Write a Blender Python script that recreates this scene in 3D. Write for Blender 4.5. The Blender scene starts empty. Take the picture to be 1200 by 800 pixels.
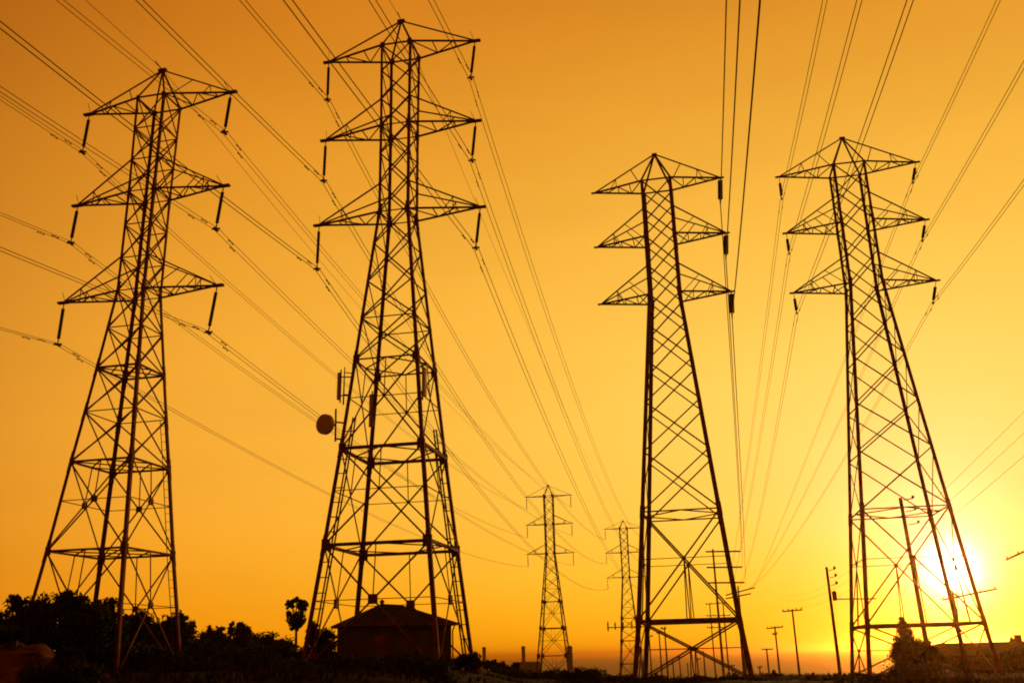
import bpy, math, random
import numpy as np
from mathutils import Vector, Matrix

random.seed(7)
rng = np.random.RandomState(11)
R = math.radians
H = 1.7                                   # height of the eye above the ground at the camera
scn = bpy.context.scene
COL = scn.collection

# ------------------------------------------------------------------ camera
FPX, PITCH, ROLL = 1124.06, R(18.155), R(1.425)
cam_d = bpy.data.cameras.new('camera')
cam_d.sensor_width = 36.0
cam_d.lens = FPX / 1200 * 36.0
cam_d.clip_start = 0.1
cam_d.clip_end = 120000
cam = bpy.data.objects.new('camera', cam_d)
COL.objects.link(cam)
cam.matrix_world = Matrix.Translation((0, 0, H)) @ Matrix.Rotation(R(90) + PITCH, 4, 'X') @ Matrix.Rotation(-ROLL, 4, 'Z')
scn.camera = cam

def ray(x, y):
    """direction of a pixel of the 1200 x 800 photograph"""
    a, b = x - 600, 400 - y
    c, s = math.cos(ROLL), math.sin(ROLL)
    u, v = a * c + b * s, -a * s + b * c
    return Vector((u, FPX * math.cos(PITCH) - v * math.sin(PITCH), FPX * math.sin(PITCH) + v * math.cos(PITCH)))

def at(x, y, Y):
    """the point at distance Y north of the camera that the pixel looks at"""
    d = ray(x, y)
    return d * (Y / d.y) + Vector((0, 0, H))

# ------------------------------------------------------------------ sky and sun
SUN = ray(1115, 668).normalized()
SUN_EL = math.asin(SUN.z)
SUN_AZ = math.atan2(SUN.x, SUN.y)

world = bpy.data.worlds.new('World')
scn.world = world
world.use_nodes = True
nt = world.node_tree
nt.nodes.clear()
def wn(kind, **kw):
    n = nt.nodes.new(kind)
    for k, v in kw.items(): setattr(n, k, v)
    return n
def wm(op, a, b=None, c=None, clamp=False):
    n = wn('ShaderNodeMath', operation=op)
    n.use_clamp = clamp
    for i, v in enumerate((a, b, c)):
        if v is None: continue
        if isinstance(v, (int, float)): n.inputs[i].default_value = v
        else: nt.links.new(v, n.inputs[i])
    return n.outputs[0]
geo = wn('ShaderNodeTexCoord')
nrm = wn('ShaderNodeVectorMath', operation='NORMALIZE')
nt.links.new(geo.outputs['Generated'], nrm.inputs[0])
sep = wn('ShaderNodeSeparateXYZ')
nt.links.new(nrm.outputs[0], sep.inputs[0])
elev = wm('MULTIPLY', wm('ARCSINE', wm('MAXIMUM', sep.outputs['Z'], 0.0)), 180 / math.pi)     # degrees above the horizon
dot = wn('ShaderNodeVectorMath', operation='DOT_PRODUCT')
nt.links.new(nrm.outputs[0], dot.inputs[0])
dot.inputs[1].default_value = SUN
theta = wm('MULTIPLY', wm('ARCCOSINE', wm('MINIMUM', dot.outputs['Value'], 0.9999999)), 180 / math.pi)   # degrees from the sun
e1 = wm('MULTIPLY', elev, 0.1)
e2 = wm('MULTIPLY', e1, e1)
lowband = wm('EXPONENT', wm('MULTIPLY', elev, -0.25))
th1 = wm('MULTIPLY', wm('MINIMUM', theta, 95.0), 0.1)
far = wm('MULTIPLY', wm('MAXIMUM', wm('SUBTRACT', wm('MINIMUM', theta, 78.0), 42.0), 0.0), 0.1)
far2 = wm('MULTIPLY', far, far)      # the sky turned away from the sun falls off into dusk
aur = wm('EXPONENT', wm('MULTIPLY', theta, -0.2))
core = wm('EXPONENT', wm('MULTIPLY', theta, -1.9))
# log radiance per channel: constant, elevation, elevation^2, band along the horizon, angle from the sun, aureole
SKY = {'Red':   (0.06, 0.07, -0.038, 0.12, -0.045, 0.15, -0.125),
       'Green': (-0.29, 0.18, -0.086, -0.27, -0.160, 0.24, -0.130),
       'Blue':  (-1.55, 0.00, -0.094, -3.60, -0.340, 2.50, -0.100)}
comb = wn('ShaderNodeCombineColor')
vm = wn('ShaderNodeVectorMath', operation='MULTIPLY')
nt.links.new(nrm.outputs[0], vm.inputs[0]); vm.inputs[1].default_value = (2.2, 2.2, 11.0)
nz = wn('ShaderNodeTexNoise'); nz.inputs['Scale'].default_value = 1.6; nz.inputs['Detail'].default_value = 4
nt.links.new(vm.outputs[0], nz.inputs['Vector'])
streak = wm('MULTIPLY_ADD', nz.outputs[0], 0.14, 0.93)        # faint uneven layers in the evening air
CORE = {'Red': 14.0, 'Green': 12.0, 'Blue': 8.0}
for ch, (k0, k1, k2, k3, k4, k5, k6) in SKY.items():
    t = wm('MULTIPLY_ADD', e1, k1, k0)
    t = wm('MULTIPLY_ADD', e2, k2, t)
    t = wm('MULTIPLY_ADD', lowband, k3, t)
    t = wm('MULTIPLY_ADD', th1, k4, t)
    t = wm('MULTIPLY_ADD', aur, k5, t)
    t = wm('MULTIPLY_ADD', far2, k6, t)
    t = wm('MULTIPLY', wm('EXPONENT', t), streak)
    t = wm('MULTIPLY_ADD', core, CORE[ch], t)
    nt.links.new(t, comb.inputs[ch])
nish = wn('ShaderNodeTexSky', sky_type='NISHITA')
nish.sun_disc = False
nish.sun_elevation = SUN_EL
nish.sun_rotation = SUN_AZ
nish.dust_density = 6.0
nish.air_density = 2.0
warm = wn('ShaderNodeMix', data_type='RGBA', blend_type='MULTIPLY')
warm.inputs[0].default_value = 1.0
nt.links.new(nish.outputs[0], warm.inputs[6])
warm.inputs[7].default_value = (0.30, 0.10, 0.015, 1)       # the smoky orange air of the evening
bg1 = wn('ShaderNodeBackground'); bg1.inputs['Strength'].default_value = 0.06
nt.links.new(warm.outputs[2], bg1.inputs['Color'])
bg2 = wn('ShaderNodeBackground'); bg2.inputs['Strength'].default_value = 1.0
nt.links.new(comb.outputs[0], bg2.inputs['Color'])
add = wn('ShaderNodeAddShader')
nt.links.new(bg1.outputs[0], add.inputs[0]); nt.links.new(bg2.outputs[0], add.inputs[1])
wout = wn('ShaderNodeOutputWorld')
nt.links.new(add.outputs[0], wout.inputs['Surface'])

sun_d = bpy.data.lights.new('sun', 'SUN')
sun_d.energy = 1.5
sun_d.angle = R(0.53)
sun_d.color = (1.0, 0.50, 0.16)
sun = bpy.data.objects.new('sun', sun_d)
COL.objects.link(sun)
sun.rotation_euler = (-SUN).to_track_quat('-Z', 'Y').to_euler()
sun.location = (40, 60, 90)

scn.view_settings.view_transform = 'Standard'
scn.view_settings.look = 'None'
scn.view_settings.exposure = 0.0
scn.view_settings.gamma = 1.0
scn.view_settings.use_curve_mapping = False
scn.cycles.filter_width = 1.9
scn.cycles.use_denoising = True
scn.cycles.max_bounces = 6
scn.cycles.volume_bounces = 0

# ------------------------------------------------------------------ materials
def mat(name, base, rough=0.8, metal=0.0, var=0.3, scale=3.0, tint=None, bump=0.0, spec=0.3):
    m = bpy.data.materials.new(name)
    m.use_nodes = True
    t = m.node_tree
    p = t.nodes['Principled BSDF']
    tc = t.nodes.new('ShaderNodeTexCoord')
    nz = t.nodes.new('ShaderNodeTexNoise')
    nz.inputs['Scale'].default_value = scale
    nz.inputs['Detail'].default_value = 5
    t.links.new(tc.outputs['Object'], nz.inputs['Vector'])
    cr = t.nodes.new('ShaderNodeValToRGB')
    hi = tint if tint else tuple(min(1, c * (1 + var)) for c in base)
    cr.color_ramp.elements[0].position = 0.32
    cr.color_ramp.elements[1].position = 0.68
    cr.color_ramp.elements[0].color = (*[c * (1 - var) for c in base], 1)
    cr.color_ramp.elements[1].color = (*hi, 1)
    t.links.new(nz.outputs[0], cr.inputs[0])
    t.links.new(cr.outputs[0], p.inputs['Base Color'])
    p.inputs['Roughness'].default_value = rough
    p.inputs['Metallic'].default_value = metal
    p.inputs['Specular IOR Level'].default_value = spec
    if bump:
        b = t.nodes.new('ShaderNodeBump')
        b.inputs['Strength'].default_value = bump
        t.links.new(nz.outputs[0], b.inputs['Height'])
        t.links.new(b.outputs[0], p.inputs['Normal'])
    return m

M = dict(
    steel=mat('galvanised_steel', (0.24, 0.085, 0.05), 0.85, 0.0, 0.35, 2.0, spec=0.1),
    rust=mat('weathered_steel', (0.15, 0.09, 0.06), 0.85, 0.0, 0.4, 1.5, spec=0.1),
    glass=mat('brown_porcelain', (0.05, 0.025, 0.02), 0.35, 0.0, 0.2, 8, spec=0.4),
    wire=mat('aluminium_wire', (0.11, 0.09, 0.075), 0.8, 0.0, 0.2, 3, spec=0.1),
    dish=mat('dish_paint', (0.85, 0.70, 0.58), 0.8, 0.0, 0.1, 4),
    wood=mat('creosoted_wood', (0.10, 0.065, 0.045), 0.9, 0.0, 0.4, 4),
    stucco=mat('rendered_wall', (0.13, 0.085, 0.065), 0.95, 0.0, 0.2, 1.3, bump=0.1, spec=0.05),
    roof=mat('roof_shingle', (0.07, 0.05, 0.045), 0.95, 0.0, 0.35, 2.5, bump=0.3, spec=0.05),
    trim=mat('painted_trim', (0.45, 0.40, 0.36), 0.7, 0.0, 0.1, 3),
    pane=mat('window_glass', (0.03, 0.03, 0.035), 0.12, 0.0, 0.1, 1, spec=0.5),
    concrete=mat('stack_concrete', (0.24, 0.20, 0.17), 0.9, 0.0, 0.25, 0.15),
    bark=mat('tree_bark', (0.07, 0.05, 0.035), 0.95, 0.0, 0.4, 6, bump=0.3),
    leaf=mat('dark_foliage', (0.045, 0.060, 0.022), 0.9, 0.0, 0.45, 0.9, tint=(0.085, 0.095, 0.035), spec=0.1),
    leaf2=mat('dry_foliage', (0.070, 0.058, 0.025), 0.9, 0.0, 0.45, 0.9, tint=(0.13, 0.085, 0.04), spec=0.1),
    scrub=mat('dry_scrub', (0.040, 0.028, 0.016), 0.95, 0.0, 0.5, 0.6, tint=(0.085, 0.05, 0.028), spec=0.05),
)

def ground_mat():
    m = bpy.data.materials.new('bare_earth')
    m.use_nodes = True
    t = m.node_tree; p = t.nodes['Principled BSDF']
    tc = t.nodes.new('ShaderNodeTexCoord')
    n1 = t.nodes.new('ShaderNodeTexNoise'); n1.inputs['Scale'].default_value = 0.25; n1.inputs['Detail'].default_value = 8
    n2 = t.nodes.new('ShaderNodeTexNoise'); n2.inputs['Scale'].default_value = 4.0; n2.inputs['Detail'].default_value = 6
    t.links.new(tc.outputs['Object'], n1.inputs['Vector']); t.links.new(tc.outputs['Object'], n2.inputs['Vector'])
    r1 = t.nodes.new('ShaderNodeValToRGB')
    e = r1.color_ramp.elements
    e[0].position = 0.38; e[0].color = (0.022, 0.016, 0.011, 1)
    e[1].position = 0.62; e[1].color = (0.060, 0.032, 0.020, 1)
    mx = t.nodes.new('ShaderNodeMix'); mx.data_type = 'RGBA'; mx.blend_type = 'MULTIPLY'
    mx.inputs[0].default_value = 0.6
    t.links.new(n1.outputs[0], r1.inputs[0])
    t.links.new(r1.outputs[0], mx.inputs[6]); t.links.new(n2.outputs['Color'], mx.inputs[7])
    t.links.new(mx.outputs[2], p.inputs['Base Color'])
    p.inputs['Roughness'].default_value = 1.0
    p.inputs['Specular IOR Level'].default_value = 0.02
    b = t.nodes.new('ShaderNodeBump'); b.inputs['Strength'].default_value = 0.6
    t.links.new(n2.outputs[0], b.inputs['Height']); t.links.new(b.outputs[0], p.inputs['Normal'])
    return m
def sea_mat():
    m = bpy.data.materials.new('sea_water')
    m.use_nodes = True
    t = m.node_tree; p = t.nodes['Principled BSDF']
    p.inputs['Base Color'].default_value = (0.05, 0.05, 0.05, 1)
    p.inputs['Roughness'].default_value = 0.6
    p.inputs['Specular IOR Level'].default_value = 0.30
    p.inputs['IOR'].default_value = 1.33
    tc = t.nodes.new('ShaderNodeTexCoord')
    n1 = t.nodes.new('ShaderNodeTexNoise'); n1.inputs['Scale'].default_value = 0.05; n1.inputs['Detail'].default_value = 6
    t.links.new(tc.outputs['Object'], n1.inputs['Vector'])
    b = t.nodes.new('ShaderNodeBump'); b.inputs['Strength'].default_value = 0.5; b.inputs['Distance'].default_value = 4
    t.links.new(n1.outputs[0], b.inputs['Height']); t.links.new(b.outputs[0], p.inputs['Normal'])
    return m

# ------------------------------------------------------------------ mesh building
class MB:
    def __init__(self): self.v = []; self.f = []
    def add(self, vs, fs):
        o = len(self.v); self.v += [tuple(p) for p in vs]; self.f += [tuple(i + o for i in q) for q in fs]
    @staticmethod
    def frame(p, q, hint=None):
        d = (Vector(q) - Vector(p)); d.normalize()
        h = Vector(hint) if hint is not None else (Vector((0, 0, 1)) if abs(d.z) < 0.9 else Vector((0, 1, 0)))
        a = d.cross(h)
        if a.length < 1e-4: a = d.cross(Vector((1, 0.3, 0.2)))
        a.normalize(); b = a.cross(d); b.normalize()
        return d, a, b
    def bar(self, p, q, w, h=None, hint=None):
        h = h or w
        p = Vector(p); q = Vector(q)
        if (q - p).length < 1e-4: return
        d, a, b = self.frame(p, q, hint)
        a = a * w / 2; b = b * h / 2
        vs = [p - a - b, p + a - b, p + a + b, p - a + b, q - a - b, q + a - b, q + a + b, q - a + b]
        self.add(vs, [(0, 3, 2, 1), (4, 5, 6, 7), (0, 1, 5, 4), (1, 2, 6, 5), (2, 3, 7, 6), (3, 0, 4, 7)])
    def angle(self, p, q, a, b, w, t):
        """L-section between p and q; legs of the L run along directions a and b"""
        p = Vector(p); q = Vector(q); d = (q - p).normalized()
        a = Vector(a); a = (a - d * a.dot(d)).normalized()
        b = Vector(b); b = (b - d * b.dot(d)); b = (b - a * b.dot(a)).normalized()
        prof = [(0, 0), (w, 0), (w, t), (t, t), (t, w), (0, w)]
        vs = [p + a * x + b * y for x, y in prof] + [q + a * x + b * y for x, y in prof]
        fs = [(i, (i + 1) % 6, (i + 1) % 6 + 6, i + 6) for i in range(6)]
        fs += [(0, 3, 2, 1), (0, 5, 4, 3), (6, 7, 8, 9), (6, 9, 10, 11)]
        self.add(vs, fs)
    def tube(self, pts, r, n=6, cap=True):
        pts = [Vector(p) for p in pts]; k = len(pts)
        rr = r if isinstance(r, (list, tuple)) else [r] * k
        vs = []; ref = None
        for i, p in enumerate(pts):
            d = (pts[min(i + 1, k - 1)] - pts[max(i - 1, 0)]).normalized()
            if ref is None:
                ref = d.cross(Vector((0.31, 0.17, 0.93)))
                if ref.length < 1e-3: ref = d.cross(Vector((1, 0, 0)))
            a = (ref - d * ref.dot(d)).normalized(); ref = a; b = d.cross(a)
            for j in range(n):
                g = 2 * math.pi * j / n
                vs.append(p + (a * math.cos(g) + b * math.sin(g)) * rr[i])
        fs = [(i * n + j, i * n + (j + 1) % n, (i + 1) * n + (j + 1) % n, (i + 1) * n + j) for i in range(k - 1) for j in range(n)]
        if cap: fs += [tuple(range(n - 1, -1, -1)), tuple((k - 1) * n + j for j in range(n))]
        self.add(vs, fs)
    def box(self, c, s, rot=0.0):
        cx, cy, cz = c; sx, sy, sz = [k / 2 for k in s]
        co, si = math.cos(rot), math.sin(rot)
        vs = [(cx + x * co - y * si, cy + x * si + y * co, cz + z) for z in (-sz, sz) for x, y in ((-sx, -sy), (sx, -sy), (sx, sy), (-sx, sy))]
        self.add(vs, [(0, 3, 2, 1), (4, 5, 6, 7), (0, 1, 5, 4), (1, 2, 6, 5), (2, 3, 7, 6), (3, 0, 4, 7)])
    def plate(self, c, u, v, n, su, sv, t):
        c = Vector(c); u = Vector(u).normalized(); v = Vector(v).normalized(); n = Vector(n).normalized()
        vs = [c + u * su / 2 * x + v * sv / 2 * y + n * t / 2 * z for z in (-1, 1) for x, y in ((-1, -1), (1, -1), (1, 1), (-1, 1))]
        self.add(vs, [(0, 3, 2, 1), (4, 5, 6, 7), (0, 1, 5, 4), (1, 2, 6, 5), (2, 3, 7, 6), (3, 0, 4, 7)])
    def lathe(self, p, q, prof, n=10):
        """profile of (t along p-q, radius)"""
        p = Vector(p); q = Vector(q); d, a, b = self.frame(p, q)
        vs = []
        for t, r in prof:
            c = p.lerp(q, t)
            vs += [c + (a * math.cos(2 * math.pi * j / n) + b * math.sin(2 * math.pi * j / n)) * r for j in range(n)]
        k = len(prof)
        fs = [(i * n + j, i * n + (j + 1) % n, (i + 1) * n + (j + 1) % n, (i + 1) * n + j) for i in range(k - 1) for j in range(n)]
        fs += [tuple(range(n - 1, -1, -1)), tuple((k - 1) * n + j for j in range(n))]
        self.add(vs, fs)
    def build(self, name, m, parent=None, smooth=False):
        me = bpy.data.meshes.new(name)
        me.from_pydata(self.v, [], self.f); me.update()
        me.materials.append(M[m] if isinstance(m, str) else m)
        if smooth:
            for p in me.polygons: p.use_smooth = True
        o = bpy.data.objects.new(name, me)
        COL.objects.link(o)
        if parent is not None: o.parent = parent
        return o

def tag(o, label=None, cat=None, group=None, kind=None):
    if label: o['label'] = label
    if cat: o['category'] = cat
    if group: o['group'] = group
    if kind: o['kind'] = kind
    return o
def empty(name, loc, rz, label, cat, group=None):
    o = bpy.data.objects.new(name, None)
    o.empty_display_size = 0.5
    COL.objects.link(o)
    o.location = loc; o.rotation_euler = (0, 0, rz)
    return tag(o, label, cat, group)

# ------------------------------------------------------------------ terrain
def hash_noise(x, y, s, seed):
    x = np.asarray(x) / s; y = np.asarray(y) / s
    xi = np.floor(x).astype(int); yi = np.floor(y).astype(int); fx = x - xi; fy = y - yi
    fx = fx * fx * (3 - 2 * fx); fy = fy * fy * (3 - 2 * fy)
    def h(a, b):
        n = np.sin(a * 127.1 + b * 311.7 + seed * 74.7) * 43758.5453
        return n - np.floor(n)
    return (h(xi, yi) * (1 - fx) + h(xi + 1, yi) * fx) * (1 - fy) + (h(xi, yi + 1) * (1 - fx) + h(xi + 1, yi + 1) * fx) * fy - 0.5
def sst(a, b, x):
    t = np.clip((np.asarray(x, float) - a) / (b - a), 0, 1); return t * t * (3 - 2 * t)
def terrain(x, y):
    x = np.asarray(x, float); y = np.asarray(y, float)
    edge = 86 + 6 * hash_noise(x, x * 0, 30, 5)
    z = -0.031 * np.clip(y - edge, 0, None) ** 1.0
    z = np.maximum(z, -37.5 - 0.0008 * np.clip(y - 1200, 0, None))
    up = sst(2.0, -7.0, x) * sst(22, 44, y) * (1 - sst(95, 200, y))
    z = z - 0.45 * sst(40, 66, y) * sst(3, 12, x)
    z = z + up * 1.45                                            # the two left pylons stand a little higher
    near = 1 - sst(120, 300, y)
    z = z + near * (0.35 * hash_noise(x, y, 7.0, 1) + 0.16 * hash_noise(x, y, 1.9, 2)) * sst(6, 14, np.hypot(x, y))
    return z
xs = np.concatenate([np.linspace(-6000, -400, 18), np.linspace(-380, -80, 26), np.arange(-78, 90, 0.9), np.linspace(92, 420, 28), np.linspace(450, 6000, 18)])
ys = np.concatenate([np.linspace(-400, -30, 16), np.linspace(-26, 14, 14), np.arange(15, 112, 0.9), np.linspace(114, 320, 40), np.linspace(330, 1500, 40)])
GX, GY = np.meshgrid(xs, ys)
GZ = terrain(GX, GY)
nx, ny = len(xs), len(ys)
g = MB()
g.v = [(float(a), float(b), float(c)) for a, b, c in zip(GX.ravel(), GY.ravel(), GZ.ravel())]
g.f = [(j * nx + i, j * nx + i + 1, (j + 1) * nx + i + 1, (j + 1) * nx + i) for j in range(ny - 1) for i in range(nx - 1)]
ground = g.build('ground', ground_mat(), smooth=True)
tag(ground, kind='structure')
def tz(x, y): return float(terrain(np.array([x]), np.array([y]))[0])

g = MB()
sx = [-60000, -20000, -6000, 0, 6000, 20000, 60000]; sy = [1300, 3000, 8000, 20000, 45000, 80000]
g.v = [(a, b, -38.6) for b in sy for a in sx]
g.f = [(j * 7 + i, j * 7 + i + 1, (j + 1) * 7 + i + 1, (j + 1) * 7 + i) for j in range(5) for i in range(6)]
tag(g.build('sea', sea_mat()), kind='structure')

# eroded earth bank at the lower left
g = MB(); bx = np.arange(-36, -13.9, .22); by = np.arange(34.6, 43.5, .22)
BX, BY = np.meshgrid(bx, by)
top = 1.55 + .5 * hash_noise(BX, BY, 2.6, 21) - 1.55 * sst(-17.9, -16.2, BX + 1.1 * hash_noise(BX, BY, 1.3, 8) + .4 * hash_noise(BX, BY, .5, 18)) - .55 * sst(-20.5, -17.5, BX)
face = sst(35.2, 37.6, BY + 1.1 * hash_noise(BX, BY, 1.1, 4) + .5 * hash_noise(BX, BY, .5, 6)) * (1 - sst(40.5, 43, BY)) * sst(-36, -34, BX)
BZ = terrain(BX, BY) - .25 + top * face + (.42 * hash_noise(BX, BY, 1.1, 7) + .34 * hash_noise(BX, BY, .48, 17)) * face
nb = len(bx)
g.v = [(float(a), float(b), float(c)) for a, b, c in zip(BX.ravel(), BY.ravel(), BZ.ravel())]
g.f = [(j * nb + i, j * nb + i + 1, (j + 1) * nb + i + 1, (j + 1) * nb + i) for j in range(len(by) - 1) for i in range(nb - 1)]
M['bank'] = mat('sandy_earth', (0.125, 0.052, 0.030), 1.0, 0.0, 0.8, 1.6, bump=1.0, spec=0.02)
tag(g.build('earth_bank', 'bank', smooth=True), kind='structure')

# ------------------------------------------------------------------ lattice pylons
def wfun(zl, wl):
    zz = list(zl)[::-1]; ww = list(wl)[::-1]
    return lambda z: float(np.interp(z, zz, ww))
CORN = [(-1, -1), (1, -1), (1, 1), (-1, 1)]

def pylon(label, X, Y, yaw, zp, za, L, zl, wl, panels, rings, bigs, leg_w, brace, style, tie, group=None, name='lattice_pylon', gusset=True, zb=None, detail=True):
    """heights are above the eye; zl/wl: half width of the body; panels: levels of the small X panels;
    bigs: (top, bottom) of the large X panels of the base; rings: levels with a horizontal frame"""
    zb = zl[-1] if zb is None else zb
    root = empty(name, (X, Y, H + zb), yaw, label, 'pylon', group)
    o = lambda z: z - zb
    w = wfun(zl, wl)
    C = lambda k, z: Vector((CORN[k][0] * w(z), CORN[k][1] * w(z), o(z)))
    top = za[0]
    # legs, each its own mesh, spliced thicker towards the ground
    cuts = sorted(set([top] + [z for z in zl if z < top] + [za[1], za[2]]), reverse=True)
    for k in range(4):
        m = MB(); n = len(cuts)
        for i in range(n - 1):
            t = leg_w[0] + (leg_w[1] - leg_w[0]) * (top - (cuts[i] + cuts[i + 1]) / 2) / (top - zb)
            a = (-CORN[k][0], 0, 0); b = (0, -CORN[k][1], 0)
            p, q = C(k, cuts[i]), C(k, cuts[i + 1])
            off = Vector((CORN[k][0], CORN[k][1], 0)) * t * 0.25
            m.angle(p + off, q + off, a, b, t, t * 0.22)
            if i and detail:      # splice cover
                d = (q - p).normalized()
                m.angle(p + off * 1.3 - d * 0.55, p + off * 1.3 + d * 0.55, a, b, t * 1.15, t * 0.2)
        if detail:                # concrete footing stub
            q = C(k, cuts[-1]); m.lathe(q + Vector((0, 0, -1.2)), q + Vector((0, 0, 0.15)), [(0, .45), (.8, .4), (1, .3)], 8)
        leg = m.build('leg', 'steel', root)
        if gusset:
            for z in sorted(set(rings + [za[0], za[1], za[2]] + [p for p in panels[1:-1]][::2])):
                g = MB()
                s = min(0.8, 0.26 + 0.11 * w(z)) * (1.15 if z in rings or z in za else .75) * gusset
                c = C(k, z)
                g.plate(c + Vector((-CORN[k][0] * s * .28, CORN[k][1] * .02, 0)), (1, 0, 0), (0, 0, 1), (0, 1, 0), s, s * 1.3, 0.03)
                g.plate(c + Vector((CORN[k][0] * .02, -CORN[k][1] * s * .28, 0)), (0, 1, 0), (0, 0, 1), (1, 0, 0), s, s * 1.3, 0.03)
                g.build('gusset_plate', 'steel', leg)
    # four lattice faces
    for k in range(4):
        k2 = (k + 1) % 4
        nrm = (Vector((CORN[k][0] + CORN[k2][0], CORN[k][1] + CORN[k2][1], 0))).normalized()
        m = MB()
        bw = brace
        for i in range(len(panels) - 1):
            a, b = panels[i], panels[i + 1]
            off = nrm * bw * 0.6
            m.bar(C(k, a) + off, C(k2, b) + off, bw * 1.15, bw * 0.5, nrm)
            m.bar(C(k2, a) - off, C(k, b) - off, bw, bw * 0.5, nrm)
            if style['horiz'] and i % style['horiz'] == 0:
                m.bar(C(k, a), C(k2, a), bw * 0.9, bw * 0.6)
        for (a, b) in bigs:
            off = nrm * bw * 0.6
            wa, wb_ = w(a), w(b)
            zc = a - (a - b) * wa / (wa + wb_)          # crossing of the two diagonals
            bwb = bw * style['bigw']
            for s, (p, q) in ((1, (C(k, a), C(k2, b))), (-1, (C(k2, a), C(k, b)))):
                m.bar(p + off * s, q + off * s, bwb, bwb * 0.5, nrm)
                if style['double']:
                    m.bar(p + off * s + Vector((0, 0, -style['double'])), q + off * s + Vector((0, 0, -style['double'])), bwb * .8, bwb * .5, nrm)
            cen = (C(k, zc) + C(k2, zc)) / 2
            m.bar(C(k, zc), C(k2, zc), bw * 0.7, bw * 0.5)
            mid = (C(k, a) + C(k2, a)) / 2
            for f in style['hang']:
                m.bar(C(k, a).lerp(C(k2, a), f), cen + (C(k2, zc) - C(k, zc)) * (f - .5) * .6, bw * 0.6)
            u = (C(k2, zc) - C(k, zc)).normalized()
            if style['down']:
                for f in style['down']:
                    m.bar(cen + u * (f - .5) * 1.1, C(k, b).lerp(C(k2, b), f), bw * .8)
            if style['node'] and (b == bigs[-1][1] or style['allnode']): m.plate(cen, u, (0, 0, 1), nrm, style['node'], style['node'], bw * 1.6)
        m.build('lattice_face', 'steel', root)
    # horizontal frames
    for z in rings:
        m = MB(); t = brace * (style['ringw'] if z != rings[0] or style['allring'] else .9)
        for k in range(4):
            m.bar(C(k, z), C((k + 1) % 4, z), t, t * 1.1)
        mids = [(C(k, z) + C((k + 1) % 4, z)) / 2 for k in range(4)]
        for k in range(4): m.bar(mids[k], mids[(k + 1) % 4], brace * .8)
        if style['diag']: m.bar(C(0, z), C(2, z), brace * .8); m.bar(C(1, z), C(3, z), brace * .8)
        m.build('horizontal_frame', 'steel', root)
    # crossarms
    peak = Vector((0, 0, o(zp)))
    aw = brace * 1.25
    for i, z in enumerate(za):
        for s in (-1, 1):
            m = MB()
            tip = Vector((s * L[i], 0, o(z)))
            kn, kf = (0, 3) if s < 0 else (1, 2)
            for k in (kn, kf):
                m.bar(C(k, z), tip, aw, aw, (0, 0, 1))
                if i == 0:
                    m.bar(peak, tip + Vector((-s * .05, 0, .06)), aw * .75) if k == kn else None
                else:
                    m.bar(C(k, z + tie), tip + Vector((-s * .05, CORN[k][1] * .04, .06)), aw * .75)
            n = style['armn']
            for j in range(1, n):
                f0 = (j - 1) / n; f1 = j / n
                a0, b0 = C(kn, z).lerp(tip, f0), C(kf, z).lerp(tip, f0)
                a1, b1 = C(kn, z).lerp(tip, f1), C(kf, z).lerp(tip, f1)
                m.bar(a0 if j % 2 else b0, b1 if j % 2 else a1, brace * .7)
                m.bar(a1, b1, brace * .7)
            for k in (kn, kf):
                topp = peak if i == 0 else C(k, z + tie)
                fs = style['armtie'] if i or style['toptie'] else []
                if i == 0 and k == kf: fs = []
                for f in fs:
                    pt = topp.lerp(tip, f)
                    q = C(k, z).lerp(tip, max(0, f - .34)) if f < .6 else C(k, z).lerp(tip, f - .12)
                    m.bar(pt, q, brace * .6)
                    if f >= .6: m.bar(pt, C(k, z).lerp(tip, f), brace * .5)
            if i == 0 and s < 0:
                pass
            arm = m.build('crossarm', 'steel', root)
            h = MB()
            h.plate(tip + Vector((s * .06, 0, 0)), (1, 0, 0), (0, 1, 0), (0, 0, 1), .62, .22, .12)
            if style['spike']: h.bar(tip + Vector((-s * .05, 0, .05)), tip + Vector((-s * .2, -.5, .42)), .022)
            h.build('tip_plate', 'steel', arm)
    m = MB()
    for k in range(4):
        m.bar(C(k, top), peak, brace * 1.25)
        m.bar(C(k, top), C((k + 1) % 4, top), brace * 1.1)
    m.box((0, 0, o(zp)), (.5, .22, .16))
    if style['spike']: m.bar(peak, peak + Vector((0, -.8, .12)), .04)
    m.build('peak_frame', 'steel', root)
    return root, C, o

# one builder, parameters measured for each of the four large pylons (heights above the eye)
ST_SMALL = dict(spike=True, horiz=1, bigw=1.0, double=0, hang=(.5,), node=.3, allnode=True, allring=True, down=(), ringw=1.25, diag=True, armn=4, armtie=(.45, .7), toptie=True)
ST_MID = dict(spike=True, horiz=3, bigw=1.15, double=0, hang=(.5,), node=.5, allnode=False, allring=False, down=(), ringw=1.9, diag=False, armn=3, armtie=(.62,), toptie=False)
ST_BIG = dict(spike=False, horiz=0, bigw=1.2, double=.0, hang=(), node=.3, allnode=True, allring=False, down=(.485, .515), ringw=1.9, diag=False, armn=4, armtie=(.4, .65), toptie=True)
P = {}
P[1] = dict(X=-20.41, Y=49.12, yaw=R(-12.3), zp=33.63, za=[31.37, 25.35, 19.37], L=[4.62, 4.61, 4.69],
            zl=[31.37, 25.35, 19.37, 14.93, 12.52, 9.87, 5.41, -.6], wl=[.87, .80, .81, 1.22, 1.45, 1.72, 2.14, 2.78])
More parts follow.
